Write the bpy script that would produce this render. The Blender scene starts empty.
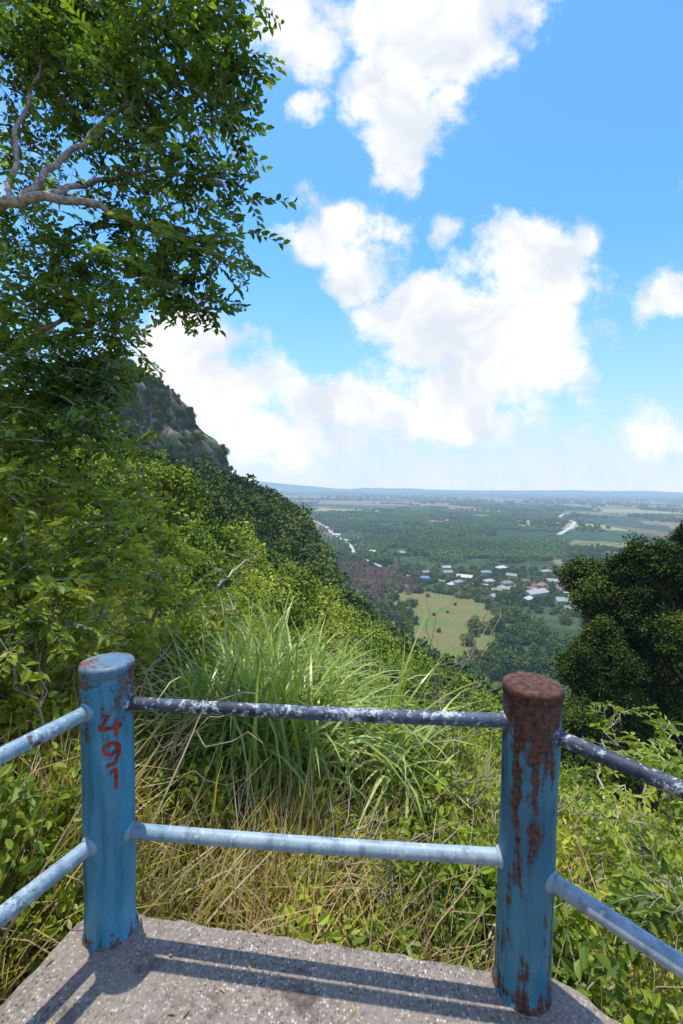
import bpy, math, random
import numpy as np
from mathutils import Vector, Matrix
random.seed(4); rng=np.random.default_rng(4)
sc=bpy.context.scene
sc.view_settings.view_transform='Standard'
try: sc.view_settings.look='None'
except Exception: pass
sc.view_settings.exposure=0
EYE=1.62
# ------------------------------------------------------------------ helpers
def S(u,v,d):
    """world position of something sighted at a bearing, d metres ahead"""
    a=(u-341)/455.; b=(512-v)/455.
    a0=a-b*.014; b0=b+a*.014
    D=np.array([a0,.9985+.054*b0,-.054+.9985*b0]); t=d/D[1]
    return np.array([0,0,EYE])+D*t
def link(o,parent=None):
    sc.collection.objects.link(o)
    if parent: o.parent=parent
    return o
def empty(name):
    return link(bpy.data.objects.new(name,None))
def mesh_np(name,verts,faces,mats=(),var=None,smooth=False,matidx=None):
    verts=np.asarray(verts,dtype=np.float32); 
    me=bpy.data.meshes.new(name)
    me.vertices.add(len(verts)); me.vertices.foreach_set('co',verts.ravel())
    faces=np.asarray(faces,dtype=np.int32); n,k=faces.shape
    me.loops.add(n*k); me.loops.foreach_set('vertex_index',faces.ravel())
    me.polygons.add(n); me.polygons.foreach_set('loop_start',np.arange(0,n*k,k,dtype=np.int32))
    for m in mats: me.materials.append(m)
    if matidx is not None: me.polygons.foreach_set('material_index',np.asarray(matidx,dtype=np.int32))
    me.polygons.foreach_set('use_smooth',np.full(n,smooth))
    if var is not None:
        at=me.attributes.new('var','FLOAT','FACE'); at.data.foreach_set('value',np.asarray(var,dtype=np.float32))
    me.update(calc_edges=True); me.validate()
    return me
def _h(ix,iy,s):
    n=(ix.astype(np.int64)*374761393+iy.astype(np.int64)*668265263+s*974634777)&0x7fffffff
    n=((n^(n>>13))*1274126177)&0x7fffffff
    n=n^(n>>16)
    return (n&0xffff)/65535.
def vn(x,y,s=0):
    x=np.asarray(x,float);y=np.asarray(y,float)
    ix=np.floor(x);iy=np.floor(y);fx=x-ix;fy=y-iy
    fx=fx*fx*(3-2*fx);fy=fy*fy*(3-2*fy)
    a=_h(ix,iy,s);b=_h(ix+1,iy,s);c=_h(ix,iy+1,s);d=_h(ix+1,iy+1,s)
    return (a*(1-fx)+b*fx)*(1-fy)+(c*(1-fx)+d*fx)*fy
def fbm(x,y,s=0,o=4):
    r=0;a=.5;t=0
    for i in range(o):
        r=r+a*vn(x,y,s+i);t+=a;a*=.5;x=x*2.03;y=y*2.03
    return r/t
def smooth(e0,e1,x):
    t=np.clip((x-e0)/(e1-e0),0,1);return t*t*(3-2*t)
# ------------------------------------------------------------------ node helpers
class NT:
    def __init__(s,nt): s.nt=nt; s.n=nt.nodes; s.l=nt.links
    def add(s,t,**k):
        n=s.n.new(t)
        for a,b in k.items(): setattr(n,a,b)
        return n
    def setin(s,n,i,v):
        if hasattr(v,'is_output'): s.l.new(v,n.inputs[i])
        elif v is not None: n.inputs[i].default_value=v
    def math(s,op,a,b=None,c=None,clamp=False):
        n=s.add('ShaderNodeMath',operation=op,use_clamp=clamp)
        s.setin(n,0,a);s.setin(n,1,b);s.setin(n,2,c);return n.outputs[0]
    def vm(s,op,a,b=None):
        n=s.add('ShaderNodeVectorMath',operation=op)
        s.setin(n,0,a);s.setin(n,1,b)
        return n.outputs['Value'] if op=='LENGTH' else n.outputs[0]
    def noise(s,vec,scale,detail=4,rough=.55,out=0):
        n=s.add('ShaderNodeTexNoise'); 
        if vec is not None: s.l.new(vec,n.inputs['Vector'])
        n.inputs['Scale'].default_value=scale;n.inputs['Detail'].default_value=detail;n.inputs['Roughness'].default_value=rough
        return n.outputs[out]
    def voro(s,vec,scale,feature='F1',out='Distance'):
        n=s.add('ShaderNodeTexVoronoi',feature=feature)
        s.l.new(vec,n.inputs['Vector']);n.inputs['Scale'].default_value=scale
        return n.outputs[out]
    def mix(s,f,a,b,blend='MIX'):
        n=s.add('ShaderNodeMix',data_type='RGBA',blend_type=blend)
        s.setin(n,0,f)
        for i,v in ((6,a),(7,b)):
            if isinstance(v,(tuple,list)): v=tuple(v)+((1,) if len(v)==3 else ())
            s.setin(n,i,v)
        return n.outputs[2]
    def ramp(s,f,stops,interp='LINEAR'):
        n=s.add('ShaderNodeValToRGB');s.l.new(f,n.inputs[0]);e=n.color_ramp;e.interpolation=interp
        while len(e.elements)<len(stops): e.elements.new(.5)
        for el,(p,c) in zip(e.elements,stops):
            el.position=p; el.color=tuple(c)+(1,) if hasattr(c,'__len__') else (c,c,c,1)
        return n.outputs[0]
    def mr(s,v,a,b,c=0,d=1,interp='SMOOTHSTEP'):
        n=s.add('ShaderNodeMapRange',interpolation_type=interp);s.l.new(v,n.inputs[0])
        for i,x in zip((1,2,3,4),(a,b,c,d)): n.inputs[i].default_value=x
        return n.outputs[0]
HAZE_TINT=(.42,.63,.89)
def newmat(name):
    m=bpy.data.materials.new(name);m.use_nodes=True;m.node_tree.nodes.clear()
    return m,NT(m.node_tree)
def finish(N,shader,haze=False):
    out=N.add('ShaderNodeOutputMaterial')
    if haze:   # aerial perspective painted into the material: glowing blue tint grows with distance
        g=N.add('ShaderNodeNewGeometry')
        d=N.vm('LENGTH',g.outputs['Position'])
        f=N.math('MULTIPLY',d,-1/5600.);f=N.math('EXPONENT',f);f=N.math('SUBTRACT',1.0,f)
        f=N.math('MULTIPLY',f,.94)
        e=N.add('ShaderNodeEmission');e.inputs[0].default_value=HAZE_TINT+(1,);e.inputs[1].default_value=1.0
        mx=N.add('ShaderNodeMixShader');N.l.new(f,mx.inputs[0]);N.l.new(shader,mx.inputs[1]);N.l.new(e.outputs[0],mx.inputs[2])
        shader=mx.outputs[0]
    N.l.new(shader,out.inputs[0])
def prin(N,col,rough=.6,spec=.3,metal=0,bump=None,bs=.3,bd=.01):
    p=N.add('ShaderNodeBsdfPrincipled')
    if isinstance(col,tuple): col=col+(1,) if len(col)==3 else col
    N.setin(p,'Base Color',col);N.setin(p,'Roughness',rough)
    p.inputs['Specular IOR Level'].default_value=spec;p.inputs['Metallic'].default_value=metal
    if bump is not None:
        b=N.add('ShaderNodeBump');b.inputs['Strength'].default_value=bs;b.inputs['Distance'].default_value=bd
        N.l.new(bump,b.inputs['Height']);N.l.new(b.outputs[0],p.inputs['Normal'])
    return p.outputs[0]
def simple(name,col,rough=.7,haze=False,nscale=8,amt=.25,spec=.3):
    m,N=newmat(name);g=N.add('ShaderNodeNewGeometry')
    n=N.noise(g.outputs['Position'],nscale,4)
    c=N.mix(N.mr(n,.3,.7),tuple(x*(1-amt) for x in col),tuple(min(1,x*(1+amt)) for x in col))
    finish(N,prin(N,c,rough,spec,bump=n,bs=.2),haze);return m
def foliage(name,cols,trans=.4,rough=.45,haze=False,nscale=.25,spec=.35,gain=1.0,red=1.12,wts=(.40,.25,.35)):
    cols=[(c[0]*gain*red,c[1]*gain,c[2]*gain) for c in cols]
    m,N=newmat(name)
    at=N.add('ShaderNodeAttribute',attribute_name='var');oi=N.add('ShaderNodeObjectInfo')
    rn=N.add('ShaderNodeAttribute',attribute_name='rnd')
    g=N.add('ShaderNodeNewGeometry')
    nz=N.noise(g.outputs['Position'],nscale,1)
    pr=N.math('FRACT',N.math('ADD',rn.outputs['Fac'],oi.outputs['Random']))
    f=N.math('MULTIPLY',at.outputs['Fac'],wts[0])
    f=N.math('MULTIPLY_ADD',pr,wts[1],f)
    f=N.math('MULTIPLY_ADD',N.mr(nz,.3,.7),wts[2],f)
    k=len(cols)
    c=N.ramp(f,[(i/(k-1)*.8+.1,cc) for i,cc in enumerate(cols)])
    if trans>0:
        p=prin(N,c,rough,spec)
        t=N.add('ShaderNodeBsdfTranslucent')
        N.l.new(N.mix(1.0,c,(1.1,1.1,.4),'MULTIPLY'),t.inputs[0])
        mx=N.add('ShaderNodeMixShader');mx.inputs[0].default_value=trans
        N.l.new(p,mx.inputs[1]);N.l.new(t.outputs[0],mx.inputs[2]);sh=mx.outputs[0]
    else:
        d=N.add('ShaderNodeBsdfDiffuse');N.l.new(c,d.inputs[0]);sh=d.outputs[0]
    finish(N,sh,haze);return m
# ------------------------------------------------------------------ materials
M_tree=foliage('leaf_tree',[(.014,.036,.007),(.045,.105,.015),(.11,.20,.025),(.20,.30,.045)],.45,gain=1.6,nscale=1.4)
M_shrub=foliage('leaf_shrub',[(.025,.055,.008),(.10,.165,.02),(.22,.29,.03),(.38,.41,.055)],.42,gain=1.4,red=1.08,nscale=.7)
M_bush=foliage('leaf_bush',[(.02,.045,.009),(.08,.14,.018),(.18,.24,.028),(.32,.33,.055)],.38,gain=1.4,red=1.08,nscale=.5)
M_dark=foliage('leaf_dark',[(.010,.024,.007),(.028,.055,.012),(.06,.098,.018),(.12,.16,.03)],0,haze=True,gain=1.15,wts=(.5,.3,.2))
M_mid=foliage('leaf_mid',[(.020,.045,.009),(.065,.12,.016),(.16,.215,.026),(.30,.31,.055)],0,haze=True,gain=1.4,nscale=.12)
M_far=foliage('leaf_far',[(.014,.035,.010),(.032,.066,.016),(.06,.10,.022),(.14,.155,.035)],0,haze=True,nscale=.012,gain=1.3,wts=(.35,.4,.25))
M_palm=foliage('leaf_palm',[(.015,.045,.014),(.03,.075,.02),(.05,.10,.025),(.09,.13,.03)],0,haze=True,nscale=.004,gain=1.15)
M_brown=foliage('leaf_dry',[(.08,.05,.035),(.15,.09,.065),(.22,.14,.10),(.24,.18,.10)],0,haze=True,nscale=.02,red=1)
M_grass=foliage('grass_blade',[(.06,.09,.013),(.17,.20,.025),(.34,.32,.06),(.52,.41,.17)],.42,nscale=.8,gain=1.25)
M_lily=foliage('blade_leaf',[(.10,.17,.04),(.20,.29,.06),(.34,.41,.11),(.52,.52,.22)],.38,rough=.32,nscale=1,gain=1.25,red=1.0)
M_straw=foliage('straw',[(.20,.13,.06),(.32,.22,.11),(.45,.34,.18),(.5,.42,.24)],.3,nscale=1,gain=1.15,red=1)
M_bark=simple('bark_pale',(.38,.33,.28),.85,nscale=30,amt=.45)
M_bark2=simple('bark_dark',(.09,.07,.05),.9,nscale=12,amt=.4,haze=True)
M_twig=simple('twig_dry',(.32,.25,.18),.9,nscale=20,amt=.3)
# ------------------------------------------------------------------ foliage geometry
def norm(a): return a/np.maximum(np.linalg.norm(a,axis=-1,keepdims=True),1e-9)
def leaf_mesh(C,D,Nn,L,W,fold=.25,droop=.15):
    n=len(C);D=norm(D);Sd=norm(np.cross(D,Nn));U=np.cross(Sd,D)
    L=L[:,None];W=W[:,None]
    b=C;tip=C+D*L-U*L*droop
    l1=C+D*L*.32+Sd*W*.5+U*W*fold;l2=C+D*L*.70+Sd*W*.42+U*W*fold-U*L*droop*.4
    r1=C+D*L*.32-Sd*W*.5+U*W*fold;r2=C+D*L*.70-Sd*W*.42+U*W*fold-U*L*droop*.4
    V=np.stack([b,l1,l2,tip,r2,r1],1).reshape(-1,3)
    i=np.arange(n)[:,None]*6
    F=np.concatenate([i+np.array([[0,3,2,1]]),i+np.array([[0,5,4,3]])],1).reshape(-1,4)
    var=np.repeat(rng.random(n),2)
    return V,F,var
def leaf_simple(C,D,Nn,L,W):
    D=norm(D);Sd=norm(np.cross(D,Nn));L=L[:,None];W=W[:,None]
    V=np.stack([C,C+D*L*.5+Sd*W*.5,C+D*L,C+D*L*.45-Sd*W*.5],1).reshape(-1,3)
    F=np.arange(len(V)).reshape(-1,4);return V,F,rng.random(len(F))
def rdir(n): return norm(rng.normal(size=(n,3)))
def crown(name,nl,R,leaf,mat,lumps=16,flat=.8,lr=(.28,.5),cheap=False,wid=.5,shell=(.45,1.18)):
    """crown: leaf faces on the shells of many uneven lumps"""
    Cc=rdir(lumps)*(rng.random((lumps,1))**.45)*R*.75*np.array([1,1,flat])
    Cc[:,2]=Cc[:,2]+R*.25*flat
    rr=rng.uniform(*lr,lumps)*R
    w=rr**2;idx=rng.choice(lumps,nl,p=w/w.sum())
    d=rdir(nl);d[:,2]=np.abs(d[:,2])*np.where(rng.random(nl)<.75,1,-1)
    C=Cc[idx]+d*rr[idx][:,None]*(rng.uniform(*shell,(nl,1)))
    D=norm(d*.5+rdir(nl)*.9+np.array([0,0,-.15]));Nn=norm(d+rdir(nl)*.6+np.array([0,0,.5]))
    L=leaf*rng.uniform(.6,1.3,nl)
    if cheap:
        V,F,var=leaf_simple(C,D,Nn,L,L*(wid+.25));var=np.clip(var*.5+.5*rng.random(lumps)[idx],0,1)
    else:
        V,F,var=leaf_mesh(C,D,Nn,L,L*wid)
        var=np.clip(var*.6+.4*np.repeat(rng.random(lumps)[idx],2),0,1)
    return bpy.data.objects.new(name,mesh_np(name,V,F,[mat],var))
def blades(name,n,H,W,mat,spread=.15,arch=1.0,seg=5):
    V=[];F=[];var=[]
    az=rng.uniform(0,2*np.pi,n);base=rng.normal(size=(n,2))*spread
    Ls=H*rng.uniform(.5,1.15,n);lean=rng.uniform(.1,.9,n)*arch
    for i in range(n):
        d=np.array([math.cos(az[i]),math.sin(az[i]),0]);s=np.array([-d[1],d[0],0])
        p=np.array([base[i,0],base[i,1],-.1]);ang=math.pi/2-lean[i]*.35;b0=len(V)
        for k in range(seg+1):
            t=k/seg;w=W*(1-t**2.2)*(.6+.4*min(1,t*4))*.5+.0006
            V.append(p-s*w);V.append(p+s*w)
            p=p+(d*math.cos(ang)+np.array([0,0,math.sin(ang)]))*Ls[i]/seg
            ang-=lean[i]*(.30+.35*t)*5/seg
        vv=rng.random()
        for k in range(seg):
            F.append((b0+2*k,b0+2*k+1,b0+2*k+3,b0+2*k+2));var.append(vv)
    return bpy.data.objects.new(name,mesh_np(name,V,F,[mat],var,smooth=True))
def tube(P,R,sides=6):
    P=np.asarray(P,float);n=len(P);T=norm(np.gradient(P,axis=0))
    ref=np.array([.13,.31,.94]);
    if abs(T[0]@ref)>.9: ref=np.array([.95,.2,.1])
    A=norm(np.cross(T,ref));B=np.cross(T,A)
    th=np.linspace(0,2*np.pi,sides,endpoint=False)
    V=(P[:,None,:]+np.asarray(R)[:,None,None]*(np.cos(th)[None,:,None]*A[:,None,:]+np.sin(th)[None,:,None]*B[:,None,:])).reshape(-1,3)
    F=[]
    for i in range(n-1):
        for j in range(sides):
            F.append((i*sides+j,i*sides+(j+1)%sides,(i+1)*sides+(j+1)%sides,(i+1)*sides+j))
    return V,np.array(F)
def joinp(parts):
    V=[];F=[];o=0
    for v,f in parts: V.append(v);F.append(np.asarray(f)+o);o+=len(v)
    return np.concatenate(V),np.concatenate(F)
def wig(a,b,n=7,amp=.08,sag=0):
    a=np.array(a,float);b=np.array(b,float);t=np.linspace(0,1,n)[:,None]
    L=np.linalg.norm(b-a);P=a*(1-t)+b*t
    P[1:-1]+=rng.normal(size=(n-2,3))*amp*L/n*1.2
    P[:,2]+=(4*t*(1-t))[:,0]*sag*L
    return P
def branchlet(name,mat,leaf=.085,size=.36,nt=3,k=11,width=.48):
    Cs=[];Ds=[];Ns=[];tw=[]
    for j in range(nt):
        az=rng.uniform(0,2*np.pi) ;d=np.array([math.cos(az),math.sin(az),rng.uniform(-.25,.5)])
        L=size*rng.uniform(.7,1.2);P=np.array([d*L*t+np.array([0,0,-.25*L*t*t]) for t in np.linspace(0,1,4)])
        tw.append(tube(P,np.linspace(.004,.0015,4),3))
        for i in range(k):
            t=.2+.8*i/(k-1);p=d*L*t+np.array([0,0,-.25*L*t*t])
            sd=np.array([-d[1],d[0],0])*(1 if i%2 else -1)
            Cs.append(p);Ds.append(d*.7+sd*rng.uniform(.4,1.1)+np.array([0,0,rng.uniform(-.6,.15)]))
            Ns.append(np.array([0,0,1])+rng.normal(size=3)*.45)
    n=len(Cs);L=leaf*rng.uniform(.65,1.25,n)
    V,F,var=leaf_mesh(np.array(Cs),np.array(Ds),np.array(Ns),L,L*width)
    V2,F2=joinp(tw)
    VV,FF=joinp([(V,F),(V2,F2)])
    return bpy.data.objects.new(name,mesh_np(name,VV,FF,[mat,M_bark],np.concatenate([var,np.full(len(F2),.5)]),matidx=np.r_[np.zeros(len(F)),np.ones(len(F2))]))
def palm(name):
    parts=[tube([(0,0,0),(.1,0,2.5),(0,0,5)],[.35,.28,.25],5)];V,F=joinp(parts);nt=len(F)
    Vs=[V];Fs=[F];o=len(V);var=[.5]*nt
    for i in range(20):
        az=i*2.4+rng.normal()*.1;el=rng.uniform(-.1,1.2);d=np.array([math.cos(az),math.sin(az),0]);s=np.array([-d[1],d[0],0])
        p=np.array([0,0,5.]);a=el;vl=[];seg=4
        for k in range(seg+1):
            w=.8*math.sin(math.pi*min(1,.15+k/seg*.85))+.05
            vl+=[p-s*w-np.array([0,0,.35*w]),p,p+s*w-np.array([0,0,.35*w])]
            p=p+(d*math.cos(a)+np.array([0,0,math.sin(a)]))*4.6/seg;a-=.45
        f=[];vv=rng.random()
        for k in range(seg):
            f+=[(o+3*k,o+3*k+1,o+3*k+4,o+3*k+3),(o+3*k+1,o+3*k+2,o+3*k+5,o+3*k+4)];var+=[vv,vv]
        Vs.append(np.array(vl));Fs.append(np.array(f));o+=len(vl)
    F=np.concatenate(Fs)
    return bpy.data.objects.new(name,mesh_np(name,np.concatenate(Vs),F,[M_palm,M_bark2],var,matidx=np.r_[np.ones(nt),np.zeros(len(F)-nt)]))
def coll(name,objs):
    c=bpy.data.collections.new(name)
    for o in objs: c.objects.link(o)
    return c
K_tree=coll('branchlets_tree',[branchlet('branchlet',M_tree,.08) for i in range(6)])
K_shrub=coll('branchlets_shrub',[branchlet('branchlet_shrub',M_shrub,.09,.34,3,10,.40) for i in range(5)])
K_bush=coll('bushes_small',[crown('bush_crown',2200,.8,.09,M_bush,20,.75) for i in range(4)])
K_weed=coll('weeds',[crown('weed',420,.32,.070,M_shrub,9,1.0,(.4,.8)) for i in range(4)])
K_mid=coll('crowns_mid',[crown('mid_crown',4500,2.2,.22,M_mid,30,.8,(.2,.45),cheap=True,shell=(.3,1.3)) for i in range(4)])
K_dark=coll('crowns_dark',[crown('dark_crown',4500,3.2,.34,M_dark,34,.8,(.15,.38),cheap=True,shell=(.2,1.45)) for i in range(4)])
K_far=coll('crowns_far',[crown('far_crown',800,4.0,1.0,M_far,18,.85,(.22,.5),cheap=True) for i in range(5)])
K_vfar=coll('crowns_distant',[crown('distant_crown',130,4.0,2.4,M_far,8,.8,(.4,.6),cheap=True) for i in range(3)])
K_brown=coll('crowns_brown',[crown('dry_crown',350,3.2,1.0,M_brown,14,.8,cheap=True) for i in range(3)])
K_palm=coll('palms',[palm('oil_palm') for i in range(3)])
K_grass=coll('grass_tufts',[blades('grass_tuft',55,.75,.012,M_grass,.13,seg=4) for i in range(4)])
K_lily=coll('blade_plants',[blades('blade_plant',80,1.2,.026,M_lily,.12,1.5,7) for i in range(3)])
K_straw=coll('straw_tufts',[blades('straw_tuft',45,.8,.008,M_straw,.12,1.2,seg=4) for i in range(3)])
def instancer(name,pts,scl,K,tilt=.2,parent=None,rot=None,bake=False):
    pts=np.asarray(pts,dtype=np.float32);n=len(pts)
    me=bpy.data.meshes.new(name);me.vertices.add(n);me.vertices.foreach_set('co',pts.ravel())
    if rot is None:
        rot=np.stack([rng.normal(size=n)*tilt,rng.normal(size=n)*tilt,rng.uniform(0,6.283,n)],1)
    a=me.attributes.new('rot','FLOAT_VECTOR','POINT');a.data.foreach_set('vector',rot.astype(np.float32).ravel())
    a=me.attributes.new('scl','FLOAT','POINT');a.data.foreach_set('value',np.asarray(scl,dtype=np.float32))
    a=me.attributes.new('rnd','FLOAT','POINT');a.data.foreach_set('value',rng.random(n).astype(np.float32))
    a=me.attributes.new('idx','INT','POINT');a.data.foreach_set('value',rng.integers(0,50,n).astype(np.int32))
    o=link(bpy.data.objects.new(name,me),parent)
    ng=bpy.data.node_groups.new('scatter_'+name,'GeometryNodeTree')
    ng.interface.new_socket('Geometry',in_out='INPUT',socket_type='NodeSocketGeometry')
    ng.interface.new_socket('Geometry',in_out='OUTPUT',socket_type='NodeSocketGeometry')
    A=ng.nodes.new;gi=A('NodeGroupInput');go=A('NodeGroupOutput');ip=A('GeometryNodeInstanceOnPoints')
    ci=A('GeometryNodeCollectionInfo');ci.inputs['Collection'].default_value=K
    ci.inputs['Separate Children'].default_value=True;ci.inputs['Reset Children'].default_value=True
    def na(nm,t):
        x=A('GeometryNodeInputNamedAttribute');x.data_type=t;x.inputs['Name'].default_value=nm
        return [s for s in x.outputs if s.enabled and s.name=='Attribute'][0]
    er=A('FunctionNodeEulerToRotation');L=ng.links.new
    L(na('rot','FLOAT_VECTOR'),er.inputs[0]);L(er.outputs[0],ip.inputs['Rotation'])
    L(na('scl','FLOAT'),ip.inputs['Scale']);L(na('idx','INT'),ip.inputs['Instance Index'])
    ip.inputs['Pick Instance'].default_value=True
    L(gi.outputs[0],ip.inputs['Points']);L(ci.outputs[0],ip.inputs['Instance'])
    if bake:
        rz=A('GeometryNodeRealizeInstances');L(ip.outputs[0],rz.inputs[0]);L(rz.outputs[0],go.inputs[0])
    else: L(ip.outputs[0],go.inputs[0])
    md=o.modifiers.new('scatter','NODES');md.node_group=ng
    return o
# ------------------------------------------------------------------ terrain
PL=-120.
def height(x,y):
    x=np.asarray(x,float);y=np.asarray(y,float)
    u=x+.53*y;r=np.hypot(x,y)
    p=-.75-u*(.36+.22*smooth(3,16,r))
    p=np.where(p>60,60+(p-60)*.1,p)
    p=p+(fbm(x/9,y/9,3)-.5)*2.6*smooth(5,20,r)+(fbm(x/26,y/26,13)-.5)*6*smooth(18,50,r)+(fbm(x/60,y/60,9)-.5)*16*smooth(50,160,r)
    # forested spur in front of the cliff
    dx=x+32;wd=np.where(dx<0,42.,27.)
    p=p+34*np.exp(-(dx/wd)**4-((y-225)**2)/(2*70**2))+14*np.exp(-((x-8)**2)/(2*16**2)-((y-240)**2)/(2*50**2))
    hh=np.maximum(p,PL)
    k=6.;d=np.clip(.5+.5*(p-PL)/k,0,1);hh=p*d+PL*(1-d)+k*d*(1-d)
    hh=np.where(d<=0,PL,hh)
    near=1-smooth(2.6,4.5,r)
    hh=np.where(near>0,hh*(1-near)+np.minimum(hh,-.55)*near,hh)
    # low far hills on the horizon
    far=smooth(11000,17000,y)
    hh=hh+far*(30+150*np.clip(fbm(x/3300+5,y/5000,31)-.42,0,1)*3)*(.5+.5*vn(x/6000,0*y,5))
    hh=hh+170*np.exp(-((x+3400)**2)/(2*900**2)-((y-14500)**2)/(2*1500**2))+120*np.exp(-((x+1500)**2)/(2*1100**2)-((y-15500)**2)/(2*1500**2))
    return hh
n=430
tx=np.linspace(-1,1,n);X=np.sinh(tx*9.2)*26000/np.sinh(9.2)
ty=np.linspace(-.55,1,n);Y=np.sinh(ty*9.2)*26000/np.sinh(9.2)
gx,gy=np.meshgrid(X,Y);gz=height(gx,gy)
V=np.stack([gx,gy,gz],-1).reshape(-1,3)
i=np.arange(n*n).reshape(n,n);F=np.stack([i[:-1,:-1],i[:-1,1:],i[1:,1:],i[1:,:-1]],-1).reshape(-1,4)
m,N=newmat('ground');g=N.add('ShaderNodeNewGeometry');P=g.outputs['Position']
sx=N.add('ShaderNodeMapping');sx.inputs['Scale'].default_value=(1,.55,0);N.l.new(P,sx.inputs['Vector'])
cell=N.voro(sx.outputs[0],.0030,out='Color')
sepc=N.add('ShaderNodeSeparateColor');N.l.new(cell,sepc.inputs[0])
patch=N.ramp(sepc.outputs[0],[(0,(.03,.06,.022)),(.26,(.04,.075,.026)),(.40,(.06,.09,.03)),(.50,(.15,.11,.065)),(.62,(.035,.07,.025)),(.72,(.25,.15,.115)),(.88,(.19,.18,.07)),(1,(.04,.07,.03))],'CONSTANT')
tex=N.noise(P,.03,5,.7)
patch=N.mix(N.mr(tex,.38,.62),N.mix(1.0,patch,(.45,.5,.5),'MULTIPLY'),patch)
patch=N.mix(N.mr(N.noise(P,.0011,3),.50,.62),patch,(.03,.055,.022))
soil=N.mix(N.mr(N.noise(P,1.5,4),.35,.65),(.06,.065,.022),(.14,.105,.055))
sz=N.add('ShaderNodeSeparateXYZ');N.l.new(P,sz.inputs[0])
up=N.mr(sz.outputs[2],-112,-60);upn=N.math('MULTIPLY',up,N.mr(sz.outputs[1],3000,5000,1,0))
col=N.mix(upn,patch,soil)
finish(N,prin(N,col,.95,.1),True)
link(bpy.data.objects.new('ground',mesh_np('ground',V,F,[m],smooth=True)))
# ---- sheets on the plain
def sheet(name,pts,mat,z,jag=.05,sub=8):
    pts=np.array(pts,float);out=[]
    for a,b in zip(pts,np.roll(pts,-1,0)):
        for t in np.linspace(0,1,sub,endpoint=False):
            out.append(a*(1-t)+b*t+rng.normal(size=2)*jag*np.linalg.norm(b-a)/sub)
    me=bpy.data.meshes.new(name);me.from_pydata([(p[0],p[1],PL+z) for p in out],[],[list(range(len(out)))]);me.materials.append(mat)
    return link(bpy.data.objects.new(name,me))
def field_mat(name,a,b,c):
    m,N=newmat(name);g=N.add('ShaderNodeNewGeometry');P=g.outputs['Position']
    f=N.noise(P,.035,5,.65);f2=N.noise(P,.4,4,.7)
    col=N.mix(N.mr(f,.38,.6),a,b);col=N.mix(N.mr(f2,.45,.7),col,c)
    finish(N,prin(N,col,.95,.1),True);return m
FM=field_mat('meadow',(.105,.15,.033),(.175,.145,.055),(.11,.11,.038))
FB=field_mat('bare_field',(.24,.15,.11),(.18,.125,.095),(.13,.125,.065))
FR=field_mat('red_earth',(.22,.115,.08),(.16,.095,.065),(.10,.085,.045))
FY=field_mat('pale_field',(.24,.25,.09),(.19,.23,.07),(.28,.25,.12))
GF=[(62,540),(105,528),(140,505),(163,462),(150,440),(158,400),(112,330),(72,300),(55,330),(64,420),(54,480)]
sheet('meadow',GF,FM,.25,jag=.12)
sheet('field',[(14,640),(64,600),(92,560),(70,548),(34,560),(6,600)],FR,.3,jag=.12)
sheet('field',[(560,1450),(900,1400),(930,1650),(740,1850),(600,1700)],FY,.3)
sheet('field',[(1100,1500),(2200,1350),(2300,2000),(1400,2100)],FB,.3)
sheet('field',[(-300,3300),(700,3000),(1100,3700),(200,4300),(-500,4000)],FB,.3)
sheet('field',[(900,5200),(3400,4600),(3700,5600),(1500,6500)],FB,.4)
sheet('field',[(1700,3500),(2900,3200),(3100,4100),(1900,4200)],FB,.35)
sheet('field',[(-900,5200),(500,5000),(700,6000),(-900,6300)],FB,.35)
sheet('field',[(1500,2600),(2500,2400),(2600,2900),(1700,3100)],FY,.3)
sheet('field',[(200,560),(275,545),(300,600),(215,625)],FR,.3)
sheet('field',[(-140,2300),(250,2150),(300,2450),(-120,2600)],FY,.3)
M_road=simple('road_pale',(.42,.38,.33),.9,True,.1,.15)
def road(name,pts,w,z=.5):
    pts=np.array(pts,float)
    t=np.linspace(0,len(pts)-1,len(pts)*6);ii=np.clip(t.astype(int),0,len(pts)-2);f=(t-ii)[:,None];f=f*f*(3-2*f)*.3+f*.7
    P=pts[ii]*(1-f)+pts[ii+1]*f
    T=np.gradient(P,axis=0);T/=np.linalg.norm(T,axis=1,keepdims=True);Nn=np.stack([-T[:,1],T[:,0]],1)*w/2
    L=P+Nn;R=P-Nn;V=np.zeros((2*len(P),3));V[0::2,:2]=L;V[1::2,:2]=R;V[:,2]=PL+z
    F=[(2*i,2*i+1,2*i+3,2*i+2) for i in range(len(P)-1)]
    link(bpy.data.objects.new(name,mesh_np(name,V,F,[M_road])))
R1=[(25,820),(20,950),(-20,1180),(-70,1500),(-160,1900)]
R2=[(600,1250),(760,1500),(900,1750),(980,2050),(1120,2300),(1230,2450)]
R3=[(25,820),(80,640),(140,590),(230,560),(330,500),(420,430)]
road('road',R1,7);road('road',R2,13);road('road',R3,5)
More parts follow.
